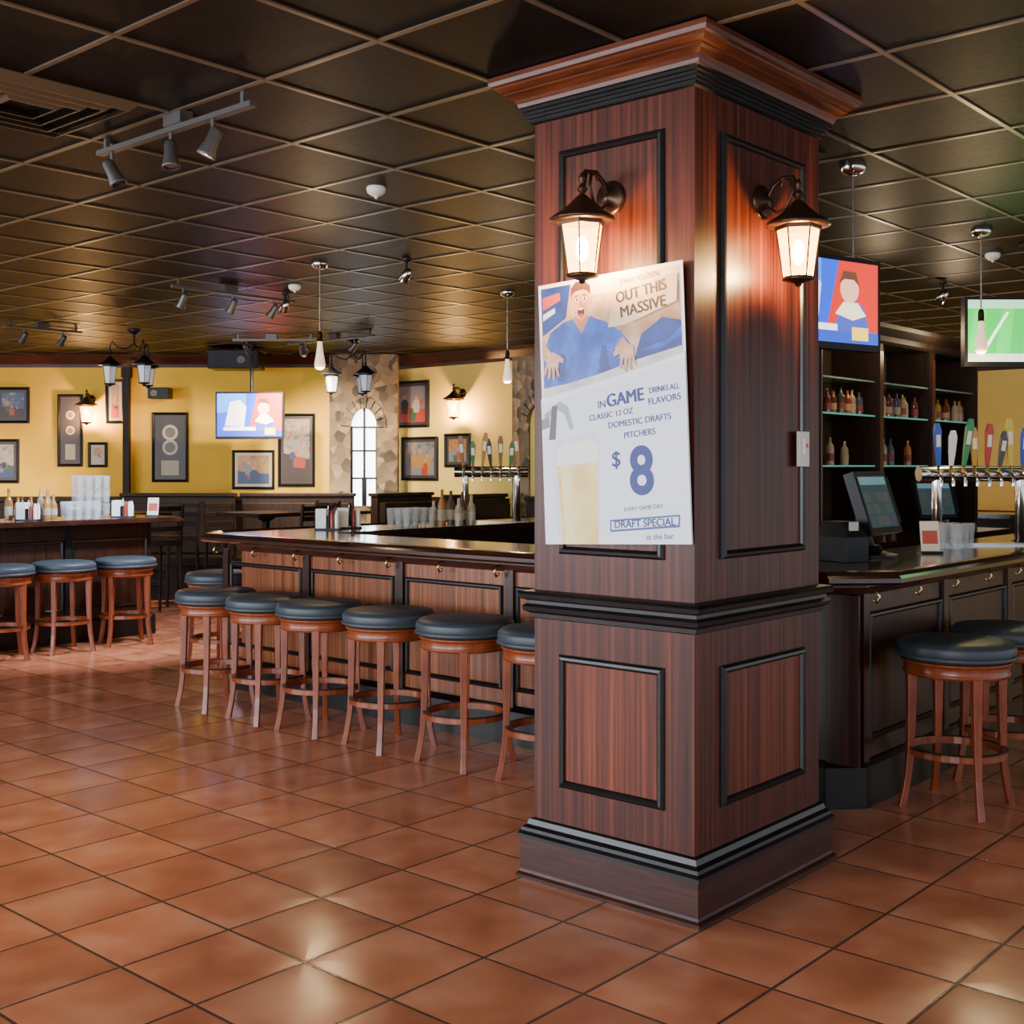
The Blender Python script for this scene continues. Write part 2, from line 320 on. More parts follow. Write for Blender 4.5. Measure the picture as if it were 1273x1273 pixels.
# ---------------------------------------------------------------- poster
def poster():
    W,Hh=.62,.935
    A=lambda a,c:((a-.5)*W,(c-.5)*Hh)
    shirt=noisemat('print_shirt',[(.3,(.008,.03,.24)),(.5,(.015,.08,.50)),(.7,(.06,.20,.75))],11,.35)
    shirt2=noisemat('print_shirt_shadow',[(.3,(.006,.015,.14)),(.7,(.02,.06,.36))],11,.35)
    skin=noisemat('print_skin',[(.3,(.42,.15,.07)),(.5,(.72,.33,.17)),(.7,(.90,.52,.32))],14,.35)
    room=noisemat('print_room',[(.3,(.25,.12,.06)),(.5,(.60,.36,.20)),(.7,(.90,.70,.50))],6,.35)
    patch=noisemat('print_patch',[(.3,(.70,.48,.24)),(.7,(.90,.70,.42))],8,.35)
    tabl=noisemat('print_table',[(.3,(.50,.42,.38)),(.7,(.90,.87,.88))],7,.35)
    beer=noisemat('print_beer',[(.3,(.85,.52,.08)),(.7,(.98,.80,.28))],9,.35)
    b=MB(); b.box(-W/2,W/2,-.0015,.0015,-Hh/2,Hh/2,M_paper)
    lay=[-.002]
    def P(pts,col,rough=.4):
        lay[0]-=.00008; b.poly([A(*p) for p in pts],col if not isinstance(col,tuple) else flat(col,0,rough),lay[0])
    def E(a,c,ra,rc,col):
        lay[0]-=.00008; x,z=A(a,c); b.ell(x,z,ra*W,rc*Hh,col if not isinstance(col,tuple) else flat(col),lay[0])
    P([(.02,.56),(.98,.66),(.98,.985),(.02,.985)],room)
    P([(.02,.80),(.20,.86),(.24,.985),(.02,.985)],shirt2)
    P([(.24,.985),(.98,.985),(.98,.93),(.28,.93)],(.85,.68,.45))
    P([(.03,.90),(.16,.93),(.16,.96),(.03,.95)],(.55,.06,.04)); P([(.03,.86),(.12,.885),(.12,.905),(.03,.885)],(.85,.82,.8))
    P([(.66,.66),(.98,.68),(.98,.79),(.86,.81),(.72,.76)],shirt2)
    P([(.70,.70),(.9,.73),(.98,.77),(.98,.74),(.85,.70)],shirt)
    P([(.02,.555),(.5,.60),(.98,.65),(.98,.70),(.55,.655),(.02,.60)],tabl)
    P([(.02,.60),(.03,.74),(.08,.81),(.18,.845),(.25,.85),(.31,.825),(.37,.85),(.48,.825),(.58,.78),(.66,.72),(.62,.66),(.45,.635),(.2,.61)],shirt)
    P([(.12,.62),(.16,.73),(.19,.72),(.17,.62)],shirt2); P([(.42,.635),(.45,.74),(.48,.735),(.5,.645)],shirt2)
    P([(.25,.85),(.31,.79),(.37,.85),(.345,.865),(.275,.865)],(.52,.22,.11))
    P([(.24,.855),(.30,.80),(.27,.79),(.20,.835)],(.03,.12,.55)); P([(.38,.855),(.32,.80),(.35,.79),(.42,.835)],(.03,.12,.55))
    P([(.250,.95),(.255,.885),(.28,.852),(.31,.840),(.34,.852),(.365,.885),(.375,.95),(.345,.968),(.275,.968)],skin)
    P([(.240,.93),(.245,.968),(.28,.990),(.34,.990),(.38,.968),(.385,.93),(.365,.947),(.33,.957),(.28,.954),(.256,.947)],(.09,.035,.015))
    E(.242,.912,.012,.014,skin); E(.382,.912,.012,.014,skin)
    E(.285,.922,.014,.007,(.9,.9,.9)); E(.340,.922,.014,.007,(.9,.9,.9)); E(.285,.922,.007,.006,(.03,.02,.02)); E(.340,.922,.007,.006,(.03,.02,.02))
    P([(.268,.934),(.30,.941),(.30,.937),(.268,.930)],(.08,.03,.02)); P([(.325,.941),(.357,.934),(.357,.93),(.325,.937)],(.08,.03,.02))
    P([(.312,.922),(.302,.900),(.324,.900)],(.42,.16,.08)); E(.312,.874,.024,.020,(.10,.01,.01)); E(.312,.886,.019,.005,(.9,.88,.85)); E(.312,.861,.015,.006,(.55,.12,.09))
    def hand(a,c,k,f):
        P([(a-.045,c-.02),(a+.045,c-.028),(a+.05,c+.02),(a+.01,c+.035),(a-.04,c+.028)],skin)
        for i,(dx,dl) in enumerate(((-.04,.03),(-.018,.045),(.006,.05),(.03,.04))):
            P([(a+f*dx-.010,c-.015),(a+f*dx+.010,c-.015),(a+f*dx*1.5+.008,c-.02-dl),(a+f*dx*1.5-.008,c-.02-dl)],skin)
            P([(a+f*(dx+.010),c-.02),(a+f*(dx+.013),c-.02),(a+f*(dx+.013)*1.05,c-.02-dl*.8),(a+f*(dx+.010)*1.05,c-.02-dl*.8)],(.32,.11,.05))
        P([(a+f*.04,c+.0),(a+f*.085,c-.012),(a+f*.09,c+.004),(a+f*.045,c+.025)],skin)
    P([(.02,.79),(.10,.72),(.06,.69),(.02,.72)],skin); hand(.09,.70,1,1)
    P([(.60,.76),(.66,.71),(.60,.68),(.54,.72)],skin); hand(.62,.70,1,-1)
    P([(.50,.80),(.56,.93),(.97,.96),(.96,.86),(.62,.80)],patch)
    P([(.0,.0),(1,.0),(1,.655),(.6,.60),(.0,.535)],(.84,.87,.96))
    P([(.0,.535),(.6,.60),(1,.655),(1,.675),(.6,.622),(.0,.56)],(.95,.95,.97))
    P([(.10,.02),(.40,.02),(.415,.36),(.395,.42),(.10,.40),(.07,.34)],(.76,.79,.84))
    P([(.125,.0),(.385,.0),(.395,.30),(.105,.30)],beer); P([(.15,.0),(.22,.0),(.20,.30),(.13,.30)],(.98,.84,.36))
    P([(.10,.30),(.40,.31),(.405,.37),(.33,.39),(.2,.385),(.1,.36)],(.97,.95,.86))
    P([(.02,.50),(.14,.545),(.20,.52),(.235,.44),(.21,.43),(.17,.495),(.12,.515),(.03,.475)],(.35,.37,.40))
    P([(.05,.40),(.08,.53),(.12,.53),(.10,.40)],(.08,.07,.07)); P([(.0,.44),(.06,.45),(.06,.49),(.0,.48)],(.2,.2,.22))
    P([(.47,.045),(.93,.06),(.935,.105),(.47,.09)],(.03,.06,.30)); P([(.48,.053),(.92,.068),(.925,.098),(.48,.083)],(.8,.83,.92))
    ob=b.done('beer_promo_poster',(X0-.026,2.480,1.700),-math.pi/2)
    bl=flat((.006,.02,.20)); br=flat((.05,.02,.01)); ty=lay[0]-.0004
    def t(s,a,c,size,m,bold=0,rot=.06,sx=1):
        x,z=A(a,c); text(ob,s,x,z,size,m,ty,0,rot,sx=sx)
        for k in range(bold): text(ob,s,x+.0011*(k+1),z+.0005*(k+1),size,m,ty-.00005*(k+1),0,rot,sx=sx)
    t('OUT THIS',.73,.895,.052,br,2,.1,.9); t('MASSIVE',.74,.838,.054,br,2,.1,.95); t('TAKE A LOOK',.72,.955,.026,br,0,.06)
    t('IN',.44,.505,.036,bl,1); t('GAME',.60,.512,.062,bl,4,.08,.95); t('DRINKS ALL',.86,.545,.028,bl,1,.06,.8)
    t('CLASSIC 12 OZ',.50,.468,.028,bl,1,.08); t('FLAVORS',.86,.505,.032,bl,1,.08)
    t('DOMESTIC DRAFTS',.69,.435,.030,bl,1); t('PITCHERS',.69,.39,.030,bl,1)
    t('$',.525,.285,.075,bl,2,0); x,z=A(.695,.185); text(ob,'8',x,z,.225,bl,ty,.006,0,sx=.9)
    t('EVERY GAME DAY',.70,.125,.020,bl,0); t('DRAFT SPECIAL',.70,.063,.036,bl,2,.03); t('at the bar',.80,.018,.028,bl,0,.03)
    return ob
po=poster()
po.rotation_mode='QUATERNION'; po.rotation_quaternion=(RZ(-math.pi/2)@RY(-math.radians(2.4))).to_quaternion()
b=MB(); b.box(-.04,.04,-.012,0,-.065,.065,M_white); b.box(-.014,.014,-.022,-.012,-.02,.04,M_white); b.box(-.008,.008,-.024,-.02,.005,.02,flat((.5,.1,.08)))
b.done('light_switch',(4.065,Y0-.018,1.565),0,.003)
# ---------------------------------------------------------------- bar
def island():
    b=MB(); ox0,ox1,oy0,oy1=4.64,12.4,2.10,7.08; t=.72; ch=.22
    def oct_(o,c):
        x0,x1,y0,y1=ox0+o,ox1-o,oy0+o,oy1-o; c=max(c,0.01)
        return [(x0+c,y0),(x1-c,y0),(x1,y0+c),(x1,y1-c),(x1-c,y1),(x0+c,y1),(x0,y1-c),(x0,y0+c)]
    C=lambda o,c,z:[(x,y,z) for x,y in oct_(o,c)]
    lo=[(t,.05,1.00),(.05,ch,.995),(.02,ch,1.0),(.0,ch,1.012),(.0,ch,1.03),(.018,ch,1.04),(.03,ch,1.055),(.06,ch,1.058),(.08,ch,1.046),(.13,ch,1.046),(t,.05,1.046)]
    b.loft([C(*p) for p in lo]+[C(*lo[0])],M_top,False,False,False)
    o=.24
    b.loft([C(o,.12,0),C(o,.12,.998)],M_bar,False,False,False)
    b.loft([C(t-.06,.05,0),C(t-.06,.05,.998)],M_dark,False,False,False)
    b.loft([C(o-.03,.13,0),C(o-.03,.13,.18),C(o-.015,.13,.2),C(o,.12,.21)],M_trim,False,False,False)
    b.loft([C(o,.12,.93),C(o-.02,.12,.94),C(o-.03,.12,.97),C(o-.03,.12,.998)],M_base,False,False,False)
    Mw=T(ox0+o,0,0)@RZ(-math.pi/2)
    ys=[2.63+.86*i for i in range(6)]
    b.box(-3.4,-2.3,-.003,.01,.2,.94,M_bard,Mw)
    for y in ys[:5]:
        b.ring(-(y+.76),-(y+.02),.30,.84,mp,M_trim,Mw)
    for y in ys:
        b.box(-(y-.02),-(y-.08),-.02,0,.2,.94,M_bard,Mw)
    Ms=T(0,oy0+o,0)
    for i in range(8):
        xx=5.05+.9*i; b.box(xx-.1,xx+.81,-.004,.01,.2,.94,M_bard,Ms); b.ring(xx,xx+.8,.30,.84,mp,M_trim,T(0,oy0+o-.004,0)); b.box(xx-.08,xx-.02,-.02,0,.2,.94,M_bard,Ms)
    Mn=T(0,oy1-o,0)@RZ(math.pi)
    for i in range(6):
        xx=5.05+.9*i; b.ring(-xx-.8,-xx,.30,.84,mp,M_trim,Mn)
    for y in ys+[y+.43 for y in ys[:5]]:
        x=ox0+o-.03; b.tube([(x,y,.965),(x-.035,y,.96),(x-.05,y,.93),(x-.035,y,.905),(x-.02,y,.915)],.006,M_brass,6); b.sphere((x-.02,y,.917),.009,M_brass)
    for i in range(8):
        for k in (0,.45):
            xx=5.0+.9*i+k; y=oy0+o-.03; b.tube([(xx,y,.965),(xx,y-.035,.96),(xx,y-.05,.93),(xx,y-.035,.905),(xx,y-.02,.915)],.006,M_brass,6)
    b.done('bar_counter')
island()
def leftbar():
    b=MB(); x0,x1,y0,y1=1.0,6.17,9.38,10.15
    C=lambda o,z:[(x0+o,y0+o,z),(x1-o,y0+o,z),(x1-o,y1-o,z),(x0+o,y1-o,z)]
    b.loft([C(.04,1.0),C(0,1.01),C(0,1.035),C(.02,1.05),C(.06,1.05)],M_top)
    b.loft([C(.2,0),C(.2,1.0)],M_bard,False,False,False)
    b.loft([C(.17,0),C(.17,.17),C(.2,.19)],M_trim,False,False,False)
    for i in range(6):
        xx=1.22+.8*i; b.ring(xx,xx+.7,.28,.86,mp,M_trim,T(0,y0+.2,0)); b.box(xx-.08,xx-.02,y0+.18,y0+.2,.19,1.0,M_trim)
    b.done('service_bar_counter')
leftbar()
# ---------------------------------------------------------------- stools
def stool(x,y,rz=0,sh=.735):
    b=MB(); k=sh/.735
    b.lathe([(0,.645),(.20,.645),(.235,.652),(.248,.668),(.253,.69),(.250,.712),(.232,.728),(.19,.734),(0,.738)],M_vinyl,seg=36)
    b.lathe([(.242,.655),(.257,.66),(.257,.672),(.252,.676)],M_vinyl,seg=36,cap=False)
    b.lathe([(.0,.575),(.195,.575),(.222,.58),(.229,.592),(.223,.602),(.226,.63),(.236,.638),(.236,.646),(0,.646)],M_stool,seg=36)
    for i in range(4):
        a=i*math.pi/2; pr=[(.204,.60,.021),(.204,.48,.019),(.206,.36,.017),(.209,.26,.016),(.217,.16,.0145),(.231,.07,.0145),(.247,.0,.016)]
        loops=[]
        for r,z,w in pr:
            loops.append([(r+w*sx,w*sy,z) for sx,sy in ((-1,-1),(1,-1),(1,1),(-1,1))])
        b.loft(loops,M_stool,False,M=RZ(a))
    n=36
    rr,z,hh=.203,.245,.016
    b.lathe([(rr-.012,z-hh),(rr+.012,z-hh),(rr+.012,z+hh),(rr-.012,z+hh),(rr-.012,z-hh)],M_stool,seg=n,sm=False,cap=False)
    b.lathe([(rr+.014,.256),(rr+.014,.263),(rr-.010,.263),(rr-.010,.257)],M_bronze,seg=n,sm=False,cap=False)
    ob=b.done('bar_stool',(x,y,0),rz,.003); ob.scale=(1,1,k)
for y in (6.37,5.84,5.36,4.785,4.22,3.66): stool(4.435,y,VIEW+R.uniform(-.12,.12))
stool(5.2,7.42,VIEW+.3)
stool(5.30,2.04,VIEW+.05,.74); stool(5.92,2.04,VIEW+.1,.74)
for x in (5.48,4.92,4.40,3.86): stool(x,9.18,VIEW+R.uniform(-.3,.3))
# ---------------------------------------------------------------- TVs
def tv(loc,rz,w,h,kind,top):
    b=MB(); b.box(-w/2-.02,w/2+.02,-.035,.03,-h/2-.03,h/2+.02,M_black); b.box(-w*.3,w*.3,.03,.07,-h*.3,h*.3,M_black)
    y=[-.0355]
    def P(pts,c,e=2.2):
        y[0]-=.0003; b.poly([((a-.5)*w,(v-.5)*h) for a,v in pts],flat(c,e),y[0])
    def E(a,v,ra,rv,c,e=2.2):
        y[0]-=.0003; b.ell((a-.5)*w,(v-.5)*h,ra*w,rv*h,flat(c,e),y[0])
    if kind=='news':
        P([(0,0),(1,0),(1,1),(0,1)],(.01,.06,.70)); P([(0,.55),(.45,.6),(.45,1),(0,1)],(.04,.24,.90)); P([(.5,.15),(1,.15),(1,1),(.62,1)],(.60,.02,.008))
        P([(.12,.25),(.42,.22),(.45,.7),(.35,.85),(.2,.8)],(.75,.75,.85)); P([(.55,.12),(.92,.12),(.86,.45),(.76,.55),(.66,.5)],(.05,.08,.4))
        E(.72,.66,.09,.17,(.8,.42,.28)); P([(.62,.72),(.66,.88),(.78,.88),(.82,.7),(.76,.78),(.67,.78)],(.1,.04,.02))
        P([(.58,.35),(.66,.5),(.8,.5),(.88,.35),(.75,.28)],(.9,.75,.55))
        P([(0,.0),(1,.0),(1,.14),(0,.14)],(.02,.06,.5)); P([(.1,.14),(.6,.14),(.6,.22),(.1,.22)],(.85,.85,.9)); P([(.74,.04),(.9,.04),(.9,.2),(.74,.2)],(.9,.6,.05))
    else:
        P([(0,0),(1,0),(1,1),(0,1)],(.01,.40,.05)); P([(0,.86),(1,.86),(1,1),(0,1)],(.25,.55,.35))
        for i in range(5): P([(.2*i,.1),(.2*i+.1,.1),(.2*i+.14,.86),(.2*i+.05,.86)],(.02,.52,.07))
        P([(0,0),(1,0),(1,.13),(0,.13)],(.5,.6,.55)); P([(.08,.1),(.11,.1),(.3,.8),(.28,.8)],(.8,.9,.8))
        E(.6,.5,.01,.05,(.8,.8,.8)); E(.45,.35,.01,.05,(.7,.1,.1)); E(.8,.4,.01,.05,(.8,.8,.8))
    b.tube([(0,.06,h*.2),(0,.06,top)],.02,M_black); b.lathe([(.07,top-.012),(.07,top)],M_black,(0,.06,0))
    return b.done('television',loc,rz,)
q=V(-3.05,14.0); tv((q[0],q[1],2.10),VIEW-.05,.76,.50,'news',H-2.10)
q=V(1.385,5.4); tv((q[0],q[1],2.245),VIEW+.6,.70,.37,'news',H-2.245)
q=V(3.30,7.6); tv((q[0],q[1],2.355),VIEW-.0,.86,.39,'soccer',H-2.355)
# ---------------------------------------------------------------- pendants
def pendant(x,y,zb,e=18):
    b=MB(); d=H-zb
    b.lathe([(.06,0),(.06,-.012),(.045,-.03),(.012,-.04),(0,-.04)],M_chrome,(0,0,d),20)
    b.tube([(0,0,d-.03),(0,0,.24)],.005,M_chrome)
    b.lathe([(.0,.27),(.014,.265),(.018,.24),(.018,.20),(.022,.195)],M_bronze)
    b.lathe([(.016,.20),(.018,.17),(.023,.13),(.031,.08),(.037,.045),(.037,.022),(.028,.006),(.016,0)],M_pend,seg=18)
    ob=b.done('pendant_light',(x,y,zb))
    lamp('POINT','pendant_bulb',(0,0,-.05),e,(1,.66,.34),.04,ob)
for x,y in ((5.43,6.57),(7.33,6.5),(5.35,2.55),(7.30,2.66)): pendant(x,y,2.18)
def cluster(x,y,n,zc,ph=0):
    b=MB(); d=H-zc
    b.lathe([(.07,d),(.07,d-.02),(.02,d-.05)],M_black); b.tube([(0,0,d-.02),(0,0,.2)],.012,M_black)
    for i in range(n):
        a=ph+2*math.pi*i/n; c,s=math.cos(a),math.sin(a)
        b.tube([(0,0,.2),(.08*c,.08*s,.14),(.17*c,.17*s,.16),(.22*c,.22*s,.22),(.24*c,.24*s,.16),(.24*c,.24*s,.12)],.008,M_black,6)
        lantern(b,(.24*c,.24*s,-.17),False,1.05,M_black,M_frost)
    b.done('lantern_chandelier',(x,y,zc))
q=V(-3.93,12.5); cluster(q[0],q[1],3,2.58,.4)
q=V(-1.77,13.4); cluster(q[0],q[1],3,2.55,.4)
def track(x,y,L,rz,heads,lit=(),e=25,col=(1,.80,.55),soft=.03):
    b=MB(); b.box(0,L,-.018,.018,-.02,.0,M_grey); b.box(L*.4,L*.4+.12,-.03,.03,0,.05,M_grey)
    for u in (.05,L-.07): b.box(u,u+.02,-.01,.01,0,.05,M_grey)
    for i,(h,tx,ty) in enumerate(heads):
        b.tube([(h,0,-.02),(h,0,-.07)],.008,M_grey)
        M=T(h,0,-.10)@RX(tx)@RY(ty)
        b.lathe([(0,.05),(.02,.05),(.026,.035),(.028,-.02),(.038,-.06),(.038,-.068),(.028,-.064)],M_grey,seg=16,M=M,cap=False)
        b.lathe([(0,-.058),(.032,-.0585)],M_lens if i in lit else M_chrome,seg=16,M=M)
    ob=b.done('track_light',(x,y,H-.05),rz)
    for i in lit:
        h,tx,ty=heads[i]
        o=lamp('SPOT','track_spot',(0,0,0),e,col,soft,ob); l=o.data; l.spot_size=1.3; l.spot_blend=.7
        o.matrix_basis=T(h,0,-.10)@RX(tx)@RY(ty)@T(0,0,-.08)
track(2.74,3.70,1.10,math.pi/2,[(.26,.3,-.3),(.55,.1,.2),(1.0,-.3,.4)],(0,),90)
track(5.1,7.9,1.15,0,[(.1,.6,0),(.55,.5,.1),(.95,.6,.2)],(0,2),380,(.80,.86,1),.12)
q=V(-4.9,11.6); track(q[0],q[1],.8,0,[(.2,.9,0),(.6,.9,0)],(0,1),650)
q=V(-3.0,12.9); track(q[0],q[1],.9,VIEW,[(.15,.9,-.3),(.75,.9,0)],(0,1),520)  # extra track, added to wash the north wall with light
track(8.4,9.3,1.4,math.pi/2,[(.3,0,-.9),(1.1,0,-.9)],(0,1),460)  # added wall-washer track, brightens the yellow walls past the bar
track(12.5,1.0,1.4,math.pi/2,[(.3,0,-.9),(1.1,0,-.9)],(0,1),550)  # unseen track, added to light the yellow walls at the far east
b=MB()
for k in range(4):
    r=.29-k*.065; b.loft([[(s*(r+.03)*1,t*(r+.03),-.0-.004*k) for s,t in ((-1,-1),(1,-1),(1,1),(-1,1))],[(s*r,t*r,-.03) for s,t in ((-1,-1),(1,-1),(1,1),(-1,1))],[(s*(r-.008),t*(r-.008),-.03) for s,t in ((-1,-1),(1,-1),(1,1),(-1,1))]],M_tbar,False,False,False)
b.box(-.3,.3,-.3,.3,-.004,0,M_black); b.done('ceiling_air_vent',(2.24,4.50,H-.007))
def det(x,y,m=M_white,r=.05):
    b=MB(); b.lathe([(r*.9,0),(r,-.01),(r*.9,-.03),(r*.5,-.045),(0,-.047)],m,seg=20); b.lathe([(r*.2,-.047),(r*.15,-.06),(0,-.062)],m); b.done('smoke_detector',(x,y,H))
for (px,d) in ((-.69,6.1),(-1.7,9.4),(3.2,8.0)): 
    q=V(px,d); det(q[0],q[1])
def spot_can(px,d):
    q=V(px,d); b=MB(); b.lathe([(.03,0),(.03,-.02),(.008,-.03),(.008,-.07),(.0,-.07)],M_black)
    b.lathe([(0,.05),(.025,.04),(.04,-.05),(.03,-.05)],M_chrome,M=T(0,0,-.11)@RX(.7)); b.done('ceiling_spotlight',(q[0],q[1],H))
spot_can(-.72,8.2); spot_can(-1.85,9.8); spot_can(3.3,9.2)
q=V(-3.3,14.4); b=MB(); b.box(-.3,.3,-.2,.2,-.26,-.04,M_black); b.box(-.33,.33,-.22,.22,-.05,-.03,M_bronze); b.tube([(0,0,-.04),(0,0,0)],.03,M_black); b.lathe([(.06,-.0),(.05,.01),(0,.005)],M_tbar,M=T(.1,-.2,-.15)@RX(math.pi/2)); b.done('ceiling_speaker_box',(q[0],q[1],H),VIEW,.01)
# ---------------------------------------------------------------- picture frames
def picture(loc,rz,w,h,seed,jersey=False):
    r=random.Random(seed); b=MB()
    b.ring(-w/2,w/2,-h/2,h/2,[(0,0),(0,.025),(.015,.03),(.03,.02),(.035,.01)],M_black)
    b.poly([(-w/2+.01,-h/2+.01),(w/2-.01,-h/2+.01),(w/2-.01,h/2-.01),(-w/2+.01,h/2-.01)],flat((.05,.035,.03) if seed%3 else (.45,.38,.28)),-.009)
    u,v=w/2-.07,h/2-.07
    pal=[(.40,.05,.03),(.04,.06,.16),(.45,.38,.30),(.05,.10,.05),(.4,.22,.06),(.05,.03,.025),(.2,.2,.22)]
    c=lambda:pal[r.randrange(len(pal))]
    if jersey:
        for k,(sz) in enumerate((.5,-.0)):
            zz=v*sz; b.ell(0,zz,u*.62,u*.62,flat((.5,.45,.36)),-.010-k*.0004); b.ell(0,zz,u*.42,u*.42,flat((.15,.12,.10)),-.0108-k*.0004)
        b.poly([(-u*.7,-v*.95),(u*.7,-v*.95),(u*.7,-v*.45),(-u*.7,-v*.45)],flat((.4,.34,.22)),-.011)
    else:
        b.poly([(-u,-v),(u,-v),(u,v),(-u,v)],noisemat('print_ground',[(.3,c()),(.5,c()),(.7,c())],9,.4),-.010)
        b.poly([(-u,-v),(u,-v),(u,-v*.3),(-u,-v*.1)],flat(c()),-.0104)
        for k in range(4):
            x=r.uniform(-u*.6,u*.6); z=r.uniform(-v*.5,v*.2); s=r.uniform(.25,.4)*u; m=flat(c())
            b.poly([(x-s*.6,z-s*1.6),(x+s*.6,z-s*1.6),(x+s*.8,z),(x+s*.3,z+s*.5),(x-s*.3,z+s*.5),(x-s*.8,z)],m,-.0108-k*.0004)
            b.ell(x,z+s*.8,s*.28,s*.35,flat((.50,.25,.14)),-.0110-k*.0004,12)
    b.done('framed_picture',loc,rz)
dN=15.3
for r_,z,w,h,sd,j in ((-4.35,1.745,.46,.89,1,True),(-3.29,1.46,.54,.50,3,False),(-2.74,1.71,.47,.93,4,False),
    (-5.62,1.96,.32,.92,5,True),(-5.05,2.33,.24,.56,6,False),(-5.27,1.65,.24,.32,9,False),(-6.35,2.28,.42,.46,7,False),(-6.45,1.57,.36,.56,8,False),(-7.3,1.9,.5,.6,12,False)):
    q=V(r_,dN); picture((q[0],q[1],z),VIEW,w,h,sd,j)
for y,z,w,h,sd in ((11.17,2.30,.64,.60,2),(11.02,1.60,.66,.56,11),(10.35,1.70,.44,.42,14)):
    picture((10.75,y,z),-math.pi/2,w,h,sd)
q=V(-4.86,15.16); b=MB(); b.box(-.04,.04,-.04,.04,0,H-.17,M_dark); b.box(-.06,.06,-.06,.06,0,.2,M_dark); b.box(-.055,.055,-.055,.055,H-.3,H-.17,M_dark); b.done('corner_post',(q[0],q[1],0),VIEW)
q=V(-4.42,15.1); b=MB(); b.box(-.13,.13,-.1,.1,-.07,.07,M_black); b.lathe([(.05,0),(.045,.01),(.0,.004)],M_tbar,M=T(-.05,-.1,0)@RX(math.pi/2)); b.tube([(0,.1,0),(0,.2,.0)],.015,M_black); b.done('wall_speaker',(q[0],q[1],2.42),VIEW,.01)
# ---------------------------------------------------------------- back bar shelving
def shelving():
    b=MB(); W,D,Ht=3.0,.42,2.58
    wood=M_dark; mir=mat('dark_mirror',(.16,.12,.09),.12,.7)
    b.box(0,W,D-.03,D,0,Ht,wood); b.box(.02,W-.02,D-.04,D-.03,1.0,Ht-.12,mir)
    b.box(0,W,-.25,D,0,.92,wood); b.box(-.03,W+.03,-.29,D,.92,.96,M_top)
    for i in range(4):
        x=i*W/3; b.box(x-.05 if i else 0,x+.05 if i<3 else W,-.0,D,.96,Ht,wood)
        b.box(x-.03 if i else .02,x+.03 if i<3 else W-.02,-.012,0,1.0,Ht-.2,M_base)
        if i<3: b.ring(x+.06,x+W/3-.06,.15,.85,mp,M_trim,T(0,-.25,0))
    b.loft([[(-o,-o,z),(W+o,-o,z),(W+o,D,z),(-o,D,z)] for o,z in ((0,Ht-.14),(.02,Ht-.12),(.02,Ht-.08),(.08,Ht-.03),(.09,Ht))],M_dark)
    gl=mat('shelf_glass',(.3,.5,.45),.05,0,alpha=.4)
    for i in range(3):
        xa,xb=i*W/3+.05,(i+1)*W/3-.05
        for z in (1.50,1.88,2.14):
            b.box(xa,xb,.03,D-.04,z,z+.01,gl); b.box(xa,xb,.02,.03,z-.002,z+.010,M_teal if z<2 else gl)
    b.done('back_bar_shelving',(7.75,3.95,0))
    cols=[(.30,.12,.03),(.28,.24,.18),(.03,.06,.03),(.3,.15,.04),(.08,.025,.02),(.26,.19,.10),(.05,.06,.11),(.18,.03,.02)]
    b=MB(); r=random.Random(3)
    for i in range(3):
        xa,xb=i*W/3+.10,(i+1)*W/3-.10
        for z in (.96,1.51,1.89):
            x=xa
            while x<xb:
                s=r.uniform(.8,1.05); c=cols[r.randrange(8)]; rr=.03
                y=r.uniform(.08,.13)
                if z>1.8 or r.random()<.35:
                    b.lathe([(rr,0),(rr,.12*s),(rr*.8,.145*s),(.010,.165*s),(.010,.20*s),(0,.20*s)],flat(c,0,.12),(x,y,z),10)
                    b.lathe([(rr+.001,.03*s),(rr+.001,.085*s)],flat((.3,.22,.12) if r.random()<.5 else (.15,.025,.02),0,.5),(x,y,z),10,cap=False)
                if z>1.8 and r.random()<.7:
                    b.lathe([(rr,0),(rr,.12*s),(.012,.17*s),(.012,.2*s),(0,.2*s)],flat(cols[r.randrange(8)],0,.15),(x+.02,y+.12,z),8)
                x+=r.uniform(.08,.12)
    b.done('liquor_bottles',(7.75,3.95,0.001))
shelving()
for i,(x,y) in enumerate(((8.2,3.7),(9.6,3.7))):
    lamp('POINT','shelf_light',(x,y,2.45),12,(1,.72,.42),.05)
# ---------------------------------------------------------------- things on the bar
ZT=1.047
def taps(loc,rz,n,cols,z0=ZT,up=0):
    b=MB(); L=n*.075+.08
    for u in (-L*.35,L*.35): b.lathe([(.05,0),(.05,.01),(.03,.02),(.028,.26+up)],M_chrome,(u,0,0))
    U=T(0,0,up)
    b.tube([(-L/2,0,.29),(L/2,0,.29)],.045,M_chrome,16,M=U)
    for i in range(n):
        x=-L/2+.08+i*.075
        b.tube([(x,-.03,.29),(x,-.10,.29),(x,-.115,.27),(x,-.115,.22)],.010,M_chrome,8,M=U)
        c=flat(cols[i%len(cols)],0,.3); M=U@T(x,-.085,.30)@RX(.12)@RY((i%3-1)*.10)
        k=(1,.85,1.1,.92)[i%4]
        b.lathe([(.008,0),(.01,.03),(.013,.04)],M_brass,M=M,seg=8)
        b.loft([[(-.010,-.008,.04),(.010,-.008,.04),(.010,.008,.04),(-.010,.008,.04)],[(-.017,-.010,.13*k),(.017,-.010,.13*k),(.017,.010,.13*k),(-.017,.010,.13*k)],[(-.023,-.010,.24*k),(.023,-.010,.24*k),(.023,.010,.24*k),(-.023,.010,.24*k)],[(-.012,-.008,.285*k),(.012,-.008,.285*k),(.012,.008,.285*k),(-.012,.008,.285*k)]],c,M=M)
        b.box(-.013,.013,-.0115,-.0105,.15*k,.22*k,flat((.75,.72,.6)),M)
    b.box(-L/2,L/2,-.17,-.05,0,.012,M_chrome)
    b.done('beer_tap_tower',(loc[0],loc[1],z0),rz)
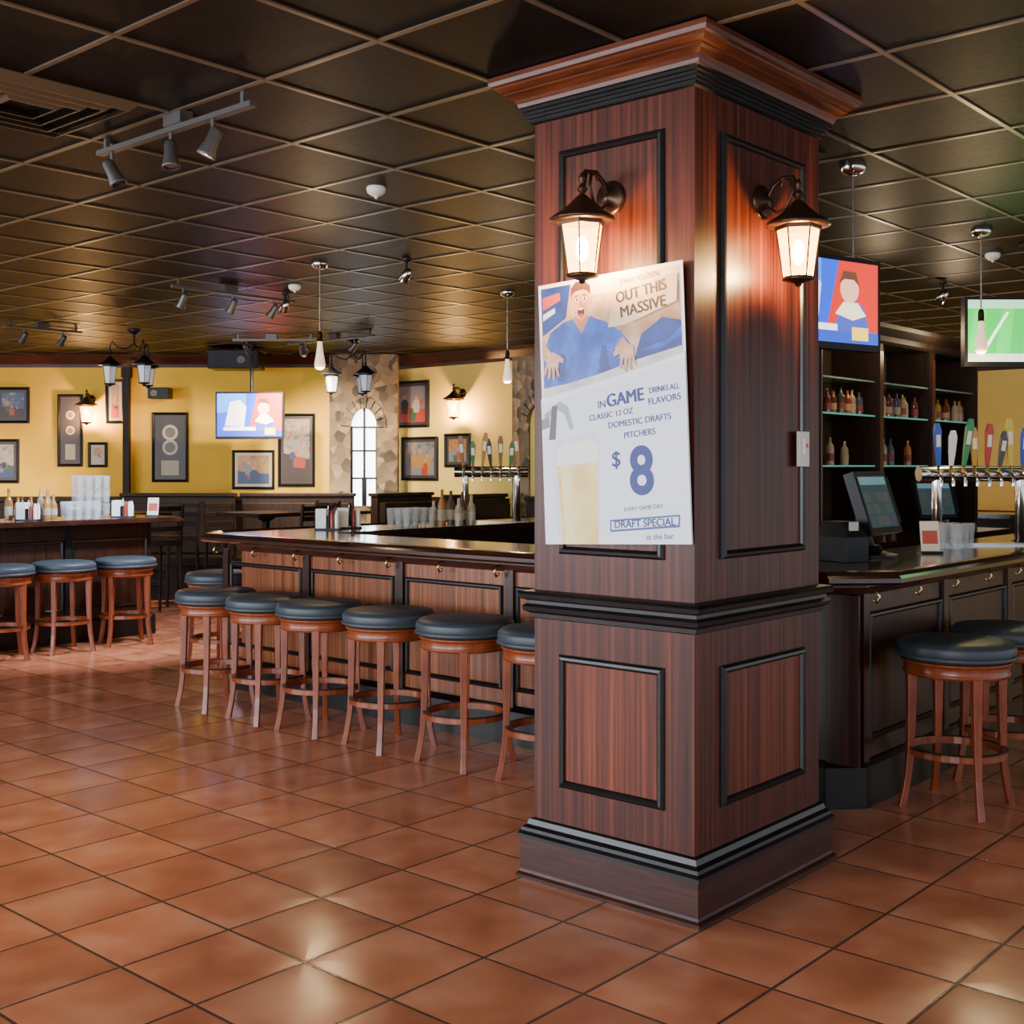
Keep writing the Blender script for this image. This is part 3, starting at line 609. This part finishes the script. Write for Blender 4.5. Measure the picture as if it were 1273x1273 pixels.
tc=[(.02,.08,.42),(.75,.75,.7),(.03,.22,.07),(.5,.25,.03),(.4,.03,.02),(.05,.05,.05),(.6,.45,.05)]
taps((7.15,2.62),VIEW+.15,9,tc,ZT,.12); taps((7.3,6.65),VIEW,7,[(.25,.12,.03),(.06,.16,.04),(.4,.2,.05),(.05,.03,.02)],ZT,.12)
taps((8.4,2.62),VIEW+.15,6,tc[::-1],ZT,.1)
def bottle_group(name,loc,n,spread,seed,cols,hs=(.18,.28)):
    r=random.Random(seed); b=MB(); used=[]
    for i in range(n):
        for _ in range(30):
            x,y=r.uniform(-spread,spread),r.uniform(-.12,.12)
            if all((x-a)**2+(y-c)**2>.0064 for a,c in used): break
        used.append((x,y)); s=r.uniform(*hs)/.24; c=cols[r.randrange(len(cols))]
        b.lathe([(.033,0),(.033,.13*s),(.024,.16*s),(.012,.185*s),(.012,.24*s),(0,.24*s)],flat(c,0,.15),(x,y,0),10)
        b.lathe([(.034,.03),(.034,.1*s)],flat((.5,.45,.33)),(x,y,0),10,cap=False)
    b.done(name,loc)
bc=[(.30,.12,.03),(.35,.30,.2),(.04,.10,.04),(.4,.22,.06),(.08,.05,.04)]
bottle_group('bar_bottles',(6.85,6.65,ZT),6,.14,5,bc)
bottle_group('bar_bottles',(8.3,6.65,ZT),9,.4,6,bc)
bottle_group('bar_bottles',(5.05,9.98,1.051),8,.20,9,bc)
def glasses(name,loc,nx,ny,rz=0,h=.14,tiers=1):
    b=MB()
    for k in range(tiers):
        for i in range(nx):
            for j in range(ny):
                b.lathe([(.026,0),(.036,h),(.033,h),(.024,.008),(0,.008)],M_tumbler,(i*.085,j*.085,k*(h+.004)),12)
    b.done(name,loc,rz)
M_tumbler=mat('tumbler_glass',(.7,.76,.8),.08,0,alpha=.25)
glasses('drinking_glasses',(6.2,6.5,ZT),4,3); glasses('drinking_glasses',(5.2,9.60,1.051),4,2,0,.15,1)
glasses('drinking_glasses',(6.5,2.5,ZT),3,3); glasses('drinking_glasses',(5.45,9.88,1.051),4,2,0,.12,3)
glasses('drinking_glasses',(4.3,9.88,1.051),4,2,0,.12,2)
def caddy(loc,rz,s=1):
    b=MB(); b.box(-.09,.09,-.07,.07,0,.012,M_black)
    b.box(-.085,-.01,-.055,.055,.012,.15,flat((.9,.9,.9),0,.8)); b.box(-.09,-.087,-.06,.06,.012,.10,M_black); b.box(-.008,-.005,-.06,.06,.012,.10,M_black)
    for x,y,c in ((.03,-.03,(.25,.03,.02)),(.065,-.03,(.8,.8,.78)),(.03,.03,(.1,.05,.03)),(.065,.03,(.8,.8,.78))):
        b.lathe([(.016,.012),(.017,.10),(.012,.12),(.006,.14),(0,.145)],flat(c,0,.3),(x,y,0),10)
    b.tube([(-.002,0,.01),(-.002,0,.17)],.003,M_chrome,6)
    b.done('condiment_caddy',loc,rz); 
caddy((5.60,6.68,ZT),VIEW); caddy((5.83,6.72,ZT),VIEW+.2); caddy((5.72,9.62,1.051),VIEW); caddy((9.1,2.5,ZT),VIEW)
caddy((4.85,9.62,1.051),VIEW); caddy((4.45,9.62,1.051),VIEW)
def pos(loc,rz):
    b=MB(); b.lathe([(.12,0),(.12,.015),(.05,.03),(.035,.06)],M_black,seg=24); b.tube([(0,.02,.04),(0,.05,.14),(0,.02,.22)],.03,M_black,10)
    M=T(0,-.01,.26)@RX(-.32)
    b.box(-.18,.18,-.02,.035,-.15,.17,M_black,M); b.box(-.155,.155,-.022,-.02,-.12,.145,flat((.04,.08,.09),.4,.15),M)
    b.box(-.15,.15,-.0225,-.022,.10,.14,flat((.12,.24,.3),.5),M)
    for i in range(4):
        for j in range(3): b.box(-.14+i*.07,-.08+i*.07,-.0226,-.022,-.11+j*.06,-.06+j*.06,flat(((.04,.06,.08),(.05,.08,.06),(.07,.07,.08))[(i+j)%3],.3),M)
    b.box(.182,.2,-.02,.0,-.1,.14,M_black,M)
    b.done('pos_terminal',loc,rz,.006)
pos((5.72,2.62,ZT),VIEW+.85)
pos((9.55,3.86,.962),VIEW+.3)
b=MB(); b.box(-.07,.07,-.10,.10,0,.12,M_black); b.loft([[(-.07,-.10,.12),(.07,-.10,.12),(.07,.10,.12),(-.07,.10,.12)],[(-.05,-.04,.19),(.05,-.04,.19),(.05,.09,.19),(-.05,.09,.19)]],M_black); b.box(-.03,.03,-.076,-.072,.12,.19,flat((.6,.6,.6)))
b.done('receipt_printer',(5.38,2.62,ZT),VIEW+.5,.006)
b=MB(); b.lathe([(.05,0),(.055,.02),(.04,.04),(.04,.2),(.045,.22),(0,.22)],M_brass); b.sphere((0,0,.25),.035,M_brass); b.done('brass_shaker',(5.30,2.95,ZT),0)
def menu(loc,rz):
    b=MB(); b.poly([(-.05,0),(.05,0),(.05,.17),(-.05,.17)],flat((.75,.7,.6)),0,M=RX(-.2)); b.poly([(-.04,.05),(.04,.05),(.04,.12),(-.04,.12)],flat((.45,.08,.05)),-.001,M=RX(-.2)); b.box(-.055,.055,-.03,.05,0,.012,M_black); b.done('table_menu_card',loc,rz)
menu((6.15,2.5,ZT),VIEW); menu((6.0,9.6,1.051),VIEW)
b=MB(); b.box(6.3,10.2,5.0,5.5,0,.9,M_dark); b.box(6.26,10.24,4.96,5.54,.9,.94,M_chrome)
for i in range(4): b.ring(6.4+i*.95,7.25+i*.95,.12,.82,mp,M_trim,T(0,5.0,0))
b.done('back_work_counter')
# ---------------------------------------------------------------- dining furniture in background
def booth(loc,rz,w=1.3):
    b=MB(); b.box(-w/2,w/2,.0,.12,0,1.15,M_dark); b.box(-w/2-.02,w/2+.02,-.02,.14,1.15,1.19,M_dark)
    b.box(-w/2,w/2,-.5,0,0,.38,M_dark); b.box(-w/2+.01,w/2-.01,-.52,-.0,.38,.48,M_dark); b.box(-w/2+.03,w/2-.03,-.1,0,.5,1.08,M_dark)
    b.ring(-w/2+.08,w/2-.08,.2,1.05,mp,M_dark,T(0,.12,0)@RZ(math.pi))
    b.done('booth_seat',loc,rz,.008)
for r_,d in ((-3.9,14.0),(-2.5,14.0)):
    q=V(r_,d); booth((q[0],q[1],0),VIEW)
for y in (8.0,9.2,10.4): booth((9.9,y,0),0,.9)
def table(loc,rz,h=1.02,w=.75):
    b=MB(); b.box(-w/2,w/2,-w/2,w/2,h-.04,h,M_dark); b.lathe([(.25,0),(.25,.02),(.05,.05),(.04,.1),(.04,h-.1),(.12,h-.05)],M_black,seg=16); b.done('pub_table',loc,rz,.006)
def hchair(loc,rz):
    b=MB(); 
    for x in (-.19,.19):
        b.tube([(x,-.19,0),(x,-.17,.7)],.018,M_dark,6); b.tube([(x,.21,0),(x,.18,.7),(x,.23,1.12)],.018,M_dark,6)
    b.box(-.21,.21,-.2,.2,.70,.76,M_dark); 
    for z in (.85,.95,1.05): b.box(-.19,.19,.195,.225,z,z+.05,M_dark)
    for z in (.25,.4): b.box(-.19,.19,-.195,-.175,z,z+.03,M_dark); 
    b.done('pub_chair',loc,rz,.004)
for r_,d in ((-4.1,12.6),(-2.6,12.7)):
    q=V(r_,d); table((q[0],q[1],0),.0)
    for a in (0,1.57,3.14):
        hchair((q[0]+.62*math.sin(a),q[1]+.62*math.cos(a),0),-a)
# ---------------------------------------------------------------- world
w=bpy.data.worlds.new('World'); SC.world=w; w.use_nodes=True
w.node_tree.nodes['Background'].inputs[0].default_value=(.85,.90,1,1); w.node_tree.nodes['Background'].inputs[1].default_value=1.4
# ---------------------------------------------------------------- camera
c=bpy.data.cameras.new('camera'); c.sensor_width=36; c.lens=1494/1273*36; c.shift_y=-56.5/1273
o=bpy.data.objects.new('camera',c); COL.objects.link(o); o.location=(0,0,1.5); o.rotation_euler=(math.pi/2,0,VIEW); SC.camera=o
